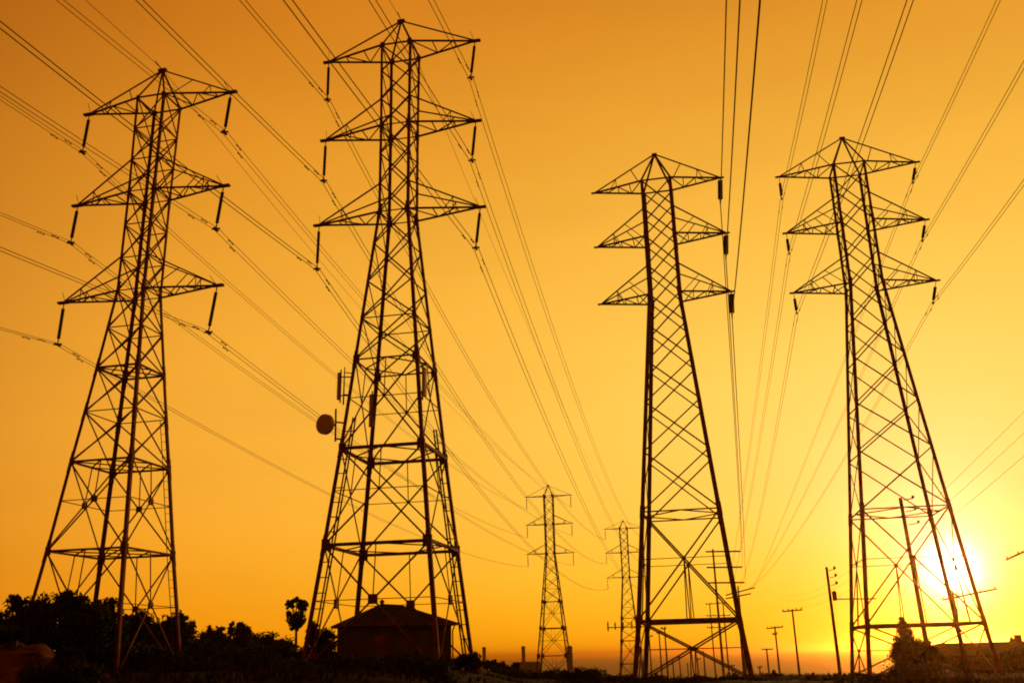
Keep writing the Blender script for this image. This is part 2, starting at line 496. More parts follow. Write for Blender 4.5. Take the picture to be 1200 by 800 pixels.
pylon('steel lattice pylon at the far left, rising out of the dark trees', **P[1],
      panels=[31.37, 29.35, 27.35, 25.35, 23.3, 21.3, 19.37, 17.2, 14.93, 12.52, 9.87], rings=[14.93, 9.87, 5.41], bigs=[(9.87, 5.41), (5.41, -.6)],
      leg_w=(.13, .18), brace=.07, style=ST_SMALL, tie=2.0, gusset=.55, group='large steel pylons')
P[2] = dict(X=-6.90, Y=54.44, yaw=R(-11.1), zp=40.65, za=[38.25, 32.30, 26.25], L=[5.06, 5.04, 5.25],
            zl=[38.25, 32.3, 26.25, 16.5, 11.22, 5.89, -.6], wl=[1.0, .95, .95, 1.89, 2.39, 2.95, 3.67])
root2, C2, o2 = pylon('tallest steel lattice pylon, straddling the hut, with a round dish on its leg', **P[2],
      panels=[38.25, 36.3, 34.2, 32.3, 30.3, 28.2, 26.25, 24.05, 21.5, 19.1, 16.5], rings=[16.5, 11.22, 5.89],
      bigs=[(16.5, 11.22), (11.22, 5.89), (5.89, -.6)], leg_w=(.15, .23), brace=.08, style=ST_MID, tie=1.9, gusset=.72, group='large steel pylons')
P[3] = dict(X=14.85, Y=86.39, yaw=R(-12.2), zp=47.84, za=[44.34, 38.38, 32.34], L=[6.22, 6.24, 6.18],
            zl=[44.34, 38.38, 32.34, 11.64, 2.52, -2.3], wl=[1.44, 1.45, 1.48, 3.36, 4.19, 4.78])
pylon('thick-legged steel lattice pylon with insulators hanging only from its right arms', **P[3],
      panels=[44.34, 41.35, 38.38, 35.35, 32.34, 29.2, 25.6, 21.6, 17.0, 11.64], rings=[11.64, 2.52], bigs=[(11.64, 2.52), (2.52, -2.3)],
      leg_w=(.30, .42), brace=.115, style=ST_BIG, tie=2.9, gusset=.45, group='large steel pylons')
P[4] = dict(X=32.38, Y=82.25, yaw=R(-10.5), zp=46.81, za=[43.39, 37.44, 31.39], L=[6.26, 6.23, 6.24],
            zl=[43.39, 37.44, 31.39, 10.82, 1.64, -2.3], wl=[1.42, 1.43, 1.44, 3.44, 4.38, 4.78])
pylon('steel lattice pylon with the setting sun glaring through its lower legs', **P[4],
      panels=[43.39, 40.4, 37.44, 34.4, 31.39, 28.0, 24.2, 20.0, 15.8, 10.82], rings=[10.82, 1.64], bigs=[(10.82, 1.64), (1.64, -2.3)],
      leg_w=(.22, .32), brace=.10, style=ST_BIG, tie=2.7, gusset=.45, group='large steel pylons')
# the next pylons of the two left lines, far away
sh = -5.95
P['A'] = dict(X=6.95, Y=205.0, yaw=R(-9.5), zp=34.6, za=[38.25 + sh, 32.3 + sh, 26.25 + sh], L=[4.75, 4.75, 4.8],
              zl=[z + sh for z in (38.25, 32.3, 26.25, 16.5, 11.22, 5.89)] + [-6.6], wl=[1.0, .95, .95, 1.89, 2.39, 2.95, 3.67])
pylon('small distant lattice pylon standing free against the sky in the middle of the photo', **P['A'],
      panels=[z + sh for z in (38.25, 36.3, 34.2, 32.3, 30.3, 28.2, 26.25, 24.05, 21.5, 19.1, 16.5)], rings=[z + sh for z in (16.5, 11.22, 5.89)],
      bigs=[(16.5 + sh, 11.22 + sh), (11.22 + sh, 5.89 + sh), (5.89 + sh, -6.6)], leg_w=(.2, .26), brace=.085, style=ST_MID, tie=1.9,
      group='distant pylons', detail=False)
sh = -8.25
P['B'] = dict(X=26.9, Y=245.0, yaw=R(-9.5), zp=31.9, za=[38.25 + sh, 32.3 + sh, 26.25 + sh], L=[4.6, 4.6, 4.6],
              zl=[z + sh for z in (38.25, 32.3, 26.25, 16.5, 11.22, 5.89)] + [-8.2], wl=[1.0, .95, .95, 1.75, 2.1, 2.5, 3.1])
rootB, CB, oB = pylon('small distant lattice pylon half hidden behind the left legs of the thick-legged pylon', **P['B'],
      panels=[z + sh for z in (38.25, 36.3, 34.2, 32.3, 30.3, 28.2, 26.25, 24.05, 21.5, 19.1, 16.5, 13.8, 11.22)], rings=[z + sh for z in (16.5, 11.22, 5.89)],
      bigs=[(11.22 + sh, 5.89 + sh), (5.89 + sh, -8.2)], leg_w=(.2, .26), brace=.085, style=ST_MID, tie=1.9,
      group='distant pylons', detail=False)

for k, dx in ((0, .42), (2, -.36)):
    m = MB()
    zz = [13.0, 11.22, 8.5, 5.89, 3.0, -.4]
    for d2 in (0, .16):
        m.tube([C2(k, z) + Vector((dx + math.copysign(d2, dx), .1 if k == 0 else -.1, 0)) for z in zz], .05, 6)
    for z in np.arange(.2, 12.8, .8): m.bar(C2(k, z), C2(k, z) + Vector((dx + math.copysign(.2, dx), .1 if k == 0 else -.1, 0)), .05)
    m.build('cable_run', 'steel', root2)

# antenna ring on the distant pylon
zc = at(733, 733, 245).z - H
def panel_antenna(label, p, h, w, d, rz, standoff, group, name='panel_antenna'):
    root = empty(name, p, rz, label, 'antenna', group)
    m = MB(); m.box((0, 0, 0), (w, d, h)); m.box((0, -d * .52, 0), (w * .8, d * .1, h * .94)); m.build('radome', 'dish', root)
    m = MB(); m.tube([(0, d * .8, -h * .62), (0, d * .8, h * .62)], .045, 8)
    for z in (-h * .35, h * .35): m.bar((0, d * .5, z), (0, standoff, z), .06)
    m.build('bracket', 'steel', root)
    return root
for k, (dx, dy) in enumerate([(-5.2, -.6), (-3.6, -2.4), (-1.7, -2.6), (.4, -2.6), (2.4, -2.6), (4.2, -1.4)]):
    panel_antenna(['leftmost small panel antenna of the row around the half hidden distant pylon'][0] if k == 0 else
                  'small panel antenna in the row around the half hidden distant pylon', (26.9 + dx, 245 + dy, H + zc), 2.0 if k == 0 else 1.6, .32, .2, 0, 1.4, 'antenna row on the distant pylon')
m = MB()
for s in (-1, 1): m.bar((-5.2, s * 1.6 - .1, oB(zc) - .25), (4.4, s * 1.6 - .1, oB(zc) - .25), .14)
for x in (-5.2, 4.4): m.bar((x, -1.7, oB(zc) - .25), (x, 1.5, oB(zc) - .25), .14)
m.build('antenna_platform', 'steel', rootB)

# ladder on the first pylon's right leg is part of that pylon
r1 = [o for o in COL.objects if o.get('label', '').startswith('steel lattice pylon at the far left')][0]
w1 = wfun(P[1]['zl'], P[1]['wl'])
m = MB()
for dx in (-.32, -.06):
    m.tube([(w1(z) + dx, w1(z) - .12, z + .6) for z in (12.5, 9.87, 5.41, .2)], .022, 5)
for z in np.arange(.4, 12.4, .42): m.bar((w1(z) - .32, w1(z) - .12, z + .6), (w1(z) - .06, w1(z) - .12, z + .6), .022)
m.build('ladder', 'steel', r1)

# ------------------------------------------------------------------ insulators and conductors
def tip_of(t, s, i):
    d = P[t]; c, sn = math.cos(d['yaw']), math.sin(d['yaw'])
    return Vector((d['X'] + s * d['L'][i] * c, d['Y'] + s * d['L'][i] * sn, H + d['za'][i] - .06))
NAMES = {1: 'the far left pylon', 2: 'the tallest pylon', 3: 'the thick-legged pylon', 4: 'the pylon before the sun',
         'A': 'the free-standing distant pylon', 'B': 'the half-hidden distant pylon'}
LV = ['top', 'middle', 'bottom']
def insulator(t, s, i, top, bot, kind):
    root = empty('insulator_string', top, 0, f'{kind[0]} insulator string under the {LV[i]} {"left" if s < 0 else "right"} arm of {NAMES[t]}', 'insulator',
                 'insulator strings on the pylons')
    v = bot - top; n, r, f0, f1 = kind[1:]
    cols = (-.10, .10) if kind[0].startswith('thick') else (0,)
    for cx in cols:
        m = MB()
        prof = [(f0, .03)]
        for j in range(n):
            a = f0 + (f1 - f0) * j / n; st = (f1 - f0) / n
            prof += [(a + st * .02, .06), (a + st * .15, r), (a + st * .7, r), (a + st * .9, .06)]
        prof.append((f1, .03))
        m.lathe((cx, 0, 0), Vector((cx, 0, 0)) + v, prof, 10)
        m.build('disc_stack', 'glass', root, smooth=False)
    m = MB()
    for cx in cols: m.tube([(0, 0, 0), Vector((cx, 0, 0)) + v * f0], .03, 6)
    if len(cols) > 1: m.bar((-.22, 0, v.z * f0), (.22, 0, v.z * f0), .09)
    m.build('hanger_link', 'steel', root)
    m = MB()
    for cx in cols: m.tube([Vector((cx, 0, 0)) + v * f1, v], .035, 6)
    ln = Vector((math.sin(R(11)), math.cos(R(11)), 0))
    m.bar(v - ln * .22 + Vector((0, 0, -.03)), v + ln * .22 + Vector((0, 0, -.03)), .12, .1)
    if kind[0].startswith('long'):
        ac = Vector((ln.y, -ln.x, 0))
        m.bar(v - ac * .24, v + ac * .24, .07)
    m.build('clamp', 'steel', root)
    return root
K_LONG = ('long thin', 20, .095, .13, .87)
K_THICK = ('thick double', 16, .15, .10, .86)
K_SHORT = ('short', 13, .14, .28, .88)
K_FAR = ('slender far-off', 8, .085, .1, .9)

# string bottoms measured in the photograph, turned into sideways swing and length
SB = {1: {-1: [(-.13, 2.46), (-.14, 2.27), (-.06, 2.38)], 1: [(-.2, 2.55), (-.24, 2.56), (-.28, 2.59)]},
      2: {-1: [(.02, 2.83), (-.03, 2.87), (-.02, 2.92)], 1: [(-.3, 2.7), (-.27, 2.73), (-.3, 2.65)]},
      3: {1: [(-.22, 2.66), (-.24, 2.5), (-.16, 2.45)]},
      4: {-1: [(0, 2.25), (.02, 2.0), (.06, 1.9)], 1: [(-.6, 2.03), (-.6, 2.0), (-.6, 2.05)]}}
BOT = {}
for t in SB:
    for s in SB[t]:
        for i, (dx, l) in enumerate(SB[t][s]):
            tp = tip_of(t, s, i); b = tp + Vector((dx, 0, -l)); BOT[t, s, i] = b
            insulator(t, s, i, tp, b, K_THICK if t == 3 else K_SHORT if t == 4 else K_LONG)
for t in ('A', 'B'):
    for s in (-1, 1):
        for i in range(3):
            tp = tip_of(t, s, i); b = tp + Vector((0, 0, -2.5)); BOT[t, s, i] = b
            insulator(t, s, i, tp, b, K_FAR)

def span_back(p, phi, m, b, n=60, L=None):
    L = L or (-m / b if m < 0 else 200)
    L = min(max(L, 150), 260)
    return [p + Vector((-math.sin(phi) * s, -math.cos(phi) * s, m * s + b * s * s)) for s in [L * (j / n) ** 1.3 for j in range(1, n + 1)]]
def span_to(p, q, sag, n=50):
    return [p.lerp(q, j / n) + Vector((0, 0, -4 * sag * (j / n) * (1 - j / n))) for j in range(1, n + 1)]
def line_thing(label, back, mid, fwd, sep, r, group, damp=True, name='power_line'):
    root = empty(name, mid, 0, label, 'power line', group)
    pts = back[::-1] + [mid] + fwd
    lat = Vector((math.cos(R(11)), -math.sin(R(11)), 0))
    offs = (0,) if not sep else (-sep / 2, sep / 2)
    for q in offs:
        m = MB(); m.tube([p - mid + lat * q for p in pts], r, 6)
        w = m.build('wire', 'wire', root, smooth=True)
        if damp:
            for seq in (back, fwd):
                for dist in ((2.3,) if q <= 0 else (1.5,)):
                    m = MB(); acc = 0; prev = mid
                    for p in seq:
                        seg = (p - prev).length
                        if acc + seg >= dist:
                            d = (p - prev).normalized(); c = prev + d * (dist - acc) - mid + lat * q; break
                        acc += seg; prev = p
                    c = c + Vector((0, 0, -.09))
                    m.tube([c - d * .3, c - d * .29, c - d * .14, c - d * .13, c + d * .13, c + d * .14, c + d * .29, c + d * .3], [.02, .034, .034, .014, .014, .034, .034, .02], 6)
                    m.bar(c, c + Vector((0, 0, .09)), .03)
                    m.build('vibration_damper', 'steel', w)
    return root
BM = {1: {-1: (-.075, -.14, -.12), 1: (-.12, -.095, -.115)}, 2: {-1: (-.085, -.08, -.075), 1: (-.07, -.085, -.08)},
      3: {1: (-.09, -.10, -.10)}, 4: {-1: (-.12, -.12, -.115), 1: (-.055, -.06, -.065)}}
BPHI = {1: R(12), 2: R(12), 3: R(11), 4: R(11)}
FM = {3: {1: (-.13, -.14, -.13)}, 4: {-1: (-.13, -.10, -.14), 1: (-.075, -.10, -.11)}}
FEND = {3: {1: [at(868, 646.5, 365), at(869, 664.5, 365), at(872, 682, 365)]},
        4: {-1: [at(851 + 5 * j, 697 - 1.3 * j, 379.7) for j in range(3)], 1: [at(884 - 4.5 * j, 688.2 + 1.2 * j, 379.7) for j in range(3)]}}
NEXT = {1: 'A', 2: 'B'}
SAG = {1: 2.6, 2: 6.3}
for (t, s, i), b in list(BOT.items()):
    if t in ('A', 'B'): continue
    back = span_back(b, BPHI[t], BM[t][s][i], .0005)
    if t in NEXT:
        fwd = span_to(b, BOT[NEXT[t], s, i], SAG[t])
    else:
        e = FEND[t][s][i]; Lh = math.hypot(e.x - b.x, e.y - b.y)
        sag = max(1.0, ((e.z - b.z) / Lh - FM[t][s][i]) * Lh / 4) * (.6 if t == 4 else 1)
        fwd = span_to(b, e, sag)
    kind = 'single dark power line' if t == 3 else 'twin-wire power line'
    line_thing(f'{kind} carried under the {LV[i]} {"left" if s < 0 else "right"} arm of {NAMES[t]}', back, b, fwd,
               0 if t == 3 else .26 if t == 4 else .30, .046 if t == 3 else .015 if t == 1 else .021, 'power lines', damp=t != 3)
for nm, px, py in (('uppermost', 1200, 482), ('middle', 1200, 507), ('lowest', 1200, 534)):
    p = at(px, py, 84)
    line_thing(f'{nm} of three faint single wires crossing the right edge above the sun', span_back(p, R(11), -.05, .0004), p,
               [p + Vector((math.sin(R(11)) * q, math.cos(R(11)) * q, -.06 * q + .0002 * q * q)) for q in np.linspace(6, 320, 40)], 0, .017, 'faint wires at the right edge', damp=False)
for t in (1, 2):
    d = P[t]; pk = Vector((d['X'], d['Y'], H + d['zp'] + .05)); n = P[NEXT[t]]
    line_thing(f'thin single earth wire running over the peak of {NAMES[t]}', span_back(pk, R(12), -.07, .0004), pk,
               span_to(pk, Vector((n['X'], n['Y'], H + n['zp'] + .05)), 3.5), 0, .014, 'earth wires', damp=False, name='earth_wire')

# ------------------------------------------------------------------ antennas on the tallest pylon
def on2(k, z, du=0, dv=0):      # a point beside a leg of pylon 2, in the world
    c, s = math.cos(P[2]['yaw']), math.sin(P[2]['yaw'])
    p = C2(k, z); x, y = p.x + du, p.y + dv
    return Vector((P[2]['X'] + x * c - y * s, P[2]['Y'] + x * s + y * c, H + z))
def leg_ant(label, px0, px1, k, w):
    a = at(px0[0], px0[1], on2(k, 14).y); b = at(px1[0], px1[1], on2(k, 14).y)
    c = (a + b) / 2
    tgt = on2(k, c.z - H)
    ang = math.atan2(tgt.y - c.y, tgt.x - c.x) - R(90) if (Vector((tgt.x, tgt.y)) - Vector((c.x, c.y))).length > .25 else 0
    panel_antenna(label, c, (a - b).length, w, .14, ang, max(.3, math.hypot(tgt.x - c.x, tgt.y - c.y)), 'antennas on the tallest pylon')
leg_ant('upright panel antenna on the far left leg of the tallest pylon, right of the dish', (436.5, 462), (434.5, 500), 3, .3)
leg_ant('wide panel antenna on the near right leg of the tallest pylon', (498.5, 431), (496.5, 464), 1, .34)
leg_ant('slim panel antenna above the round dish', (397.2, 437), (396.4, 468), 0, .27)
# whip
a = at(404, 430, on2(0, 14).y - .1); b = at(402.3, 474, on2(0, 14).y - .1)
m = MB(); m.tube([b, a], [.05, .03], 8); m.tube([b + Vector((0, 0, .6)), on2(0, b.z + .6 - H)], .03, 6); m.tube([b + Vector((0, 0, 1.9)), on2(0, b.z + 1.9 - H)], .03, 6)
tag(m.build('whip_antenna', 'steel'), 'thin whip antenna between the slim panel antenna and the leg of the tallest pylon', 'antenna', 'antennas on the tallest pylon')
# dish on a pole
pt = at(393.6, 479, on2(0, 12).y - .2); pb = at(393.0, 517, on2(0, 12).y - .2)
dc = at(382, 497.2, on2(0, 12).y - .45)
root = empty('microwave_dish', pb, 0, 'round pale microwave dish on a short pole at the left leg of the tallest pylon', 'dish antenna')
nd = Vector((-.5, -.86, -.06)).normalized()
m = MB(); c = dc - pb; r = .57
prof = [(0, r * .97), (.04, r), (.45, r), (.62, r * .8), (.82, r * .45), (1, .12)]
m.lathe(c + nd * .2, c - nd * .35, prof, 28); m.build('drum', 'dish', root, smooth=False)
m = MB(); m.tube([(0, 0, 0), pt - pb], .055, 8)
for z in (.15, 1.1):
    q = on2(0, pb.z + z - H) - pb; m.tube([(0, 0, z), q], .05, 6)
m.tube([c - nd * .3, Vector((0, 0, c.z))], .08, 8)
m.build('mount_pole', 'steel', root)

# ------------------------------------------------------------------ hut under the tallest pylon
hx, hy = -6.75, 54.0
hz = tz(hx, hy) - .4
hut = empty('utility_hut', (hx, hy, hz), R(24), 'low dark hut with a hipped roof standing between the legs of the tallest pylon', 'hut')
EZ = at(392, 732, 53).z - hz; RZ = at(442, 708, 54.5).z - hz
W, D = 5.5, 2.9
m = MB()
for (c, s) in (((0, -D / 2 + .1, EZ / 2), (W, .2, EZ)), ((0, D / 2 - .1, EZ / 2), (W, .2, EZ)), ((-W / 2 + .1, 0, EZ / 2), (.2, D - .4, EZ)), ((W / 2 - .1, 0, EZ / 2), (.2, D - .4, EZ))): m.box(c, s)
m.build('wall', 'stucco', hut)
m = MB(); ov = .28; x0, y0 = W / 2 + ov, D / 2 + ov
vs = [(-x0, -y0, EZ), (x0, -y0, EZ), (x0, y0, EZ), (-x0, y0, EZ), (-.75, 0, RZ), (.35, 0, RZ - .05)]
vs += [(x, y, EZ - .14) for x, y, z in vs[:4]]
m.add(vs, [(0, 1, 5, 4), (1, 2, 5), (2, 3, 4, 5), (3, 0, 4), (6, 7, 1, 0), (7, 8, 2, 1), (8, 9, 3, 2), (9, 6, 0, 3), (9, 8, 7, 6)])
roof = m.build('roof', 'roof', hut)
m = MB()
for y in (-y0, y0): m.bar((-x0, y, EZ - .07), (x0, y, EZ - .07), .07, .12)
for x in (-x0, x0): m.bar((x, -y0, EZ - .07), (x, y0, EZ - .07), .07, .12)
m.tube([(x0 - .1, -y0 + .2, EZ - .1), (W / 2 + .06, -D / 2 - .06, EZ - .4), (W / 2 + .06, -D / 2 - .06, .2)], .04, 6)
m.build('gutter', 'steel', roof)
m = MB(); m.lathe((-.7, 0, RZ - .1), (-.7, 0, RZ + .22), [(0, .12), (.5, .1), (.55, .17), (1, .05)], 8); m.build('roof_vent', 'steel', roof)
m = MB(); m.box((W / 2 + .012, -.2, 1.05), (.05, .9, 2.1)); door = m.build('door', 'wood', hut)
m = MB(); m.box((W / 2 + .06, .12, 1.0), (.06, .05, .16)); m.build('handle', 'steel', door)
m = MB(); m.box((-1.2, -D / 2 - .02, EZ * .62), (.7, .05, .5)); win = m.build('vent_louvre', 'steel', hut)

# ------------------------------------------------------------------ wooden poles, far and near
def pole(label, top, base, Y, arms=(), r=.14, zb=None, group='utility poles', mtl='wood', lean=None, insul=True, cap=None, name='utility_pole'):
    """top/base pixels fix where the pole stands; it goes straight down into the slope"""
    b = at(base[0], base[1], Y); t = at(top[0], top[1], Y)
    zg = tz(b.x, Y) - .5
    if lean is None: t = Vector((b.x, Y, t.z))
    g0 = b + (b - t) * ((b.z - zg) / max(.1, t.z - b.z)) if b.z > zg else b
    root = empty(name, g0, 0, label, 'utility pole', group)
    m = MB(); m.tube([(0, 0, 0), t - g0], [r * 1.2, r * .8], 10); m.build('shaft', mtl, root)
    for (xl, yl, xr, yr) in arms:
        a = at(xl, yl, Y - .2) - g0; c = at(xr, yr, Y - .2) - g0
        m = MB(); m.bar(a, c, r * 1.1, r * 1.3); arm = m.build('crossarm', mtl, root)
        if insul:
            for f in (.03, .3, .7, .97):
                k = MB(); p = a.lerp(c, f); k.lathe(p + Vector((0, 0, r * .5)), p + Vector((0, 0, r * .5 + .3)), [(0, .05), (.3, .05), (.4, .11), (.7, .1), (1, .03)], 7)
                k.build('pin_insulator', 'glass', arm)
    return root, g0
pole('far steel monopole with three long level arms, right of the thick-legged pylon', (837.5, 643), (848.5, 795), 365,
     [(827, 646, 867.5, 645.5), (828, 664.5, 869.5, 664), (830.5, 682.5, 872, 682)], r=.42, mtl='rust', insul=False, name='steel_monopole', group='steel monopoles')
pole('far monopole with slanting arms, behind the right leg of the thick-legged pylon', (867, 686), (875, 795), 380,
     [(850.5, 697, 884.5, 688), (850.5, 701, 880, 695)], r=.36, mtl='rust', insul=False, name='steel_monopole', group='steel monopoles')
pole('far utility pole with three crossarms left of the three-armed monopole', (834.5, 706), (839, 795), 240,
     [(827, 707.5, 850, 706), (828, 721, 856, 720.5), (828.5, 735, 850, 734.5)], r=.15)
pole('bare far utility pole just right of the three-armed monopole', (848.5, 707), (855, 795), 250, [], r=.17)
pole('bare far utility pole close to the right foot of the thick-legged pylon', (866, 724), (872.5, 795), 170, [], r=.17)
pole('utility pole with one crossarm, tallest of the row in the open gap', (929.5, 713), (937.5, 796), 150, [(917, 716, 940, 714)], r=.15)
pole('middle utility pole of the row in the open gap, with a short second arm', (908, 733), (914.5, 796), 200, [(898.5, 736, 917.5, 734), (905.5, 743, 911, 742)], r=.18)
pole('smallest utility pole with a crossarm in the open gap, left of the middle one', (900, 759), (902, 796), 290, [(892.5, 760.5, 906, 760)], r=.26)
pole('stubby distant post left of the row of poles in the open gap', (890, 781), (891.5, 796), 260, [(888, 781.5, 893, 781)], r=.2)
for k, (x0, y0, x1, Yd) in enumerate([(762, 744, 764, 230), (772.5, 740, 776, 210), (777.5, 735, 783, 190)]):
    pole(['leftmost slim pole between the legs of the thick-legged pylon', 'middle slim pole between the legs of the thick-legged pylon',
          'tallest slim pole between the legs of the thick-legged pylon'][k], (x0, y0), (x1, 795), Yd, [(x0 - 3, y0 + 1.5, x0 + 3, y0 + 1)], r=.15, group='slim poles')
for k, (x0, y0, Yd) in enumerate([(789, 772, 300), (797, 768, 320), (806, 776, 340), (818, 770, 310), (826, 762, 280), (858, 778, 330)]):
    pole('tiny far pole in the cluster seen between the legs of the thick-legged pylon', (x0, y0), (x0 + 1, 796), Yd, [(x0 - 3, y0 + 2, x0 + 3, y0 + 1.6)] if k % 2 else [],
         r=.2, group='tiny far poles')
# nearer pole with side brackets and a transformer
rp, gp = pole('leaning wooden pole with brackets and a transformer, left of the pylon before the sun', (968.5, 664), (985.5, 797), 105, [], r=.16, lean=1)
for (x, y) in ((977, 666.5), (978.5, 675), (979.5, 684)):
    a = at(x - 6, y + 1.5, 104.8) - gp; c = at(x + 1, y, 104.8) - gp
    m = MB(); m.bar(a, c, .08); br = m.build('bracket', 'steel', rp)
    k = MB(); k.lathe(c, c + Vector((0, 0, .32)), [(0, .05), (.3, .16), (.6, .14), (1, .05)], 7); k.build('pin_insulator', 'glass', br)
m = MB(); c = at(978, 698, 104.7) - gp; m.lathe(c + Vector((0, 0, -.45)), c + Vector((0, 0, .55)), [(0, .22), (.85, .25), (.9, .2), (1, .06)], 10); m.build('transformer', 'steel', rp)
m = MB(); m.bar(at(977, 701.5, 104.8) - gp, at(1027, 701, 104.8) - gp, .12); m.build('crossarm', 'wood', rp)
# big leaning pole within the last pylon
rq, gq = pole('tall leaning wooden pole with side insulators, seen through the pylon before the sun', (1055, 583), (1089, 772), 98, [], r=.22, lean=1)
for (x, y) in ((1068, 583.5), (1071, 597), (1074.5, 612.5)):
    a = at(x - 9, y + 2, 97.8) - gq; c = at(x + 2, y, 97.8) - gq
    m = MB(); m.bar(a, c, .1); br = m.build('bracket', 'steel', rq)
    k = MB(); k.lathe(c, c + Vector((0, 0, .3)), [(0, .05), (.3, .17), (.6, .15), (1, .05)], 7); k.build('pin_insulator', 'glass', br)
pole('utility pole with a slanting crossarm close under the sun', (1117, 692), (1132, 790), 120, [(1104, 702.5, 1168, 689.5)], r=.17)
# a crossarm pole at the right edge
pole('utility pole with a slanting crossarm at the right edge of the photo', (1214, 640), (1240, 790), 118, [(1179, 655.5, 1226, 634)], r=.17)

# ------------------------------------------------------------------ power station stacks and low building, far away
def stack(label, x, ytop, w, Y):
    t = at(x, ytop, Y); zg = tz(t.x, Y) - 1
    root = empty('smokestack', (t.x, Y, zg), 0, label, 'smokestack', 'far smokestacks')
    r = w / 2 * Y / FPX
    h = t.z - zg
    m = MB(); m.lathe((0, 0, 0), (0, 0, h), [(0, r * 1.12), (.6, r), (.97, r * .95), (.98, r * 1.08), (1, r * 1.05)], 16); m.build('shaft', 'concrete', root)
    m = MB(); m.lathe((0, 0, h - r * .5), (0, 0, h + .6), [(0, r * .8), (1, r * .75)], 16); m.build('flue', 'rust', root)
stack('far smokestack nearest the foot of the tallest pylon', 567.3, 758.5, 4.2, 700)
stack('far smokestack between the tallest pylon and the free-standing distant pylon', 613.2, 757.5, 4.4, 700)
stack('broad dark smokestack at the right foot of the free-standing distant pylon', 667.3, 757.5, 6.6, 520)
c = at(617, 778, 640); zg = tz(c.x, 640) - 1
b = empty('industrial_shed', (c.x, 640, zg), R(5), 'low far industrial building at the foot of the middle smokestack', 'building')
h = c.z - zg
m = MB(); m.box((0, 0, h / 2), (17, 10, h)); m.build('wall', 'concrete', b)
m = MB(); m.add([(-8.7, -5.2, h), (8.7, -5.2, h), (8.7, 5.2, h), (-8.7, 5.2, h), (-8.7, 0, h + 1.6), (8.7, 0, h + 1.6)], [(0, 1, 5, 4), (2, 3, 4, 5), (0, 4, 3), (1, 2, 5), (0, 3, 2, 1)]); m.build('roof', 'roof', b)

# ------------------------------------------------------------------ house at the right
YH = 128
c0 = at(1150, 757, YH); zg = tz(c0.x, YH) - .3
house = empty('bungalow', (c0.x, YH, zg), R(-8), 'low house with a flat-topped hip roof below the sun at the right', 'house')
EZ = at(1140, 767, YH).z - zg; RZ = at(1150, 752, YH).z - zg
W, D = 14.5, 9.0
m = MB()
for (c, s) in (((0, -D / 2 + .1, EZ / 2), (W, .2, EZ)), ((0, D / 2 - .1, EZ / 2), (W, .2, EZ)), ((-W / 2 + .1, 0, EZ / 2), (.2, D - .4, EZ)), ((W / 2 - .1, 0, EZ / 2), (.2, D - .4, EZ))): m.box(c, s)
m.build('wall', 'stucco', house)
m = MB(); x0, y0 = W / 2 + .6, D / 2 + .6; x1, y1 = W / 2 - 2.2, .9
vs = [(-x0, -y0, EZ), (x0, -y0, EZ), (x0, y0, EZ), (-x0, y0, EZ), (-x1, -y1, RZ), (x1, -y1, RZ), (x1, y1, RZ), (-x1, y1, RZ)] + [(-x0, -y0, EZ - .2), (x0, -y0, EZ - .2), (x0, y0, EZ - .2), (-x0, y0, EZ - .2)]
m.add(vs, [(0, 1, 5, 4), (1, 2, 6, 5), (2, 3, 7, 6), (3, 0, 4, 7), (4, 5, 6, 7), (8, 9, 1, 0), (9, 10, 2, 1), (10, 11, 3, 2), (11, 8, 0, 3), (11, 10, 9, 8)])
rf = m.build('roof', 'roof', house)
m = MB(); m.box((4.6, .2, RZ + .25), (.7, .6, 1.1)); m.build('chimney', 'stucco', rf)
for x in (-4.4, -.6, 3.6):
    m = MB()
    for (c, s) in (((x, -D / 2 - .03, EZ * .35), (1.5, .08, .1)), ((x, -D / 2 - .03, EZ * .78), (1.5, .08, .1)), ((x - .7, -D / 2 - .03, EZ * .565), (.1, .08, EZ * .4)), ((x + .7, -D / 2 - .03, EZ * .565), (.1, .08, EZ * .4))): m.box(c, s)
    wf = m.build('window', 'trim', house)
    m = MB(); m.box((x, -D / 2 - .012, EZ * .565), (1.3, .03, EZ * .4)); m.build('pane', 'pane', wf)
m = MB(); m.box((1.5, -D / 2 - .03, 1.05), (1.0, .08, 2.1)); m.build('door', 'wood', house)

# ------------------------------------------------------------------ trees and shrubs
def crown_mesh(blobs, n, leaf, seed):
    """leaf-sized bent quads spread through uneven clumps; blobs: (centre, radii)"""
    r = np.random.RandomState(seed); m = MB()
    vol = np.array([b[1][0] * b[1][1] * b[1][2] for b in blobs]) ** .75; vol /= vol.sum()
    for (c, rad), f in zip(blobs, vol):
        # sub-clumps inside each blob
        k = max(4, int(n * f / 46)); sub = []
        for _ in range(k):
            d = r.normal(size=3); d /= np.linalg.norm(d); q = r.uniform(.25, 1.0) ** .45
            sub.append((np.array(c) + d * q * np.array(rad), r.uniform(.22, .42) * np.mean(rad)))
        cnt = int(n * f)
        for _ in range(cnt):
            sc, sr = sub[r.randint(k)]
            d = r.normal(size=3); d /= np.linalg.norm(d)
            p = Vector(sc + d * sr * r.uniform(.2, 1.05) ** .5)
            u = Vector(r.normal(size=3)).normalized(); v = u.cross(Vector(r.normal(size=3))).normalized()
            s = leaf * r.uniform(.6, 1.4)
            if _ % 7 == 0:
                p = Vector(c) + (p - Vector(c)) * .5; s *= 2.2
            m.add([p - u * s, p + v * s * .45, p + u * s, p - v * s * .45], [(0, 1, 2, 3)])
    return m
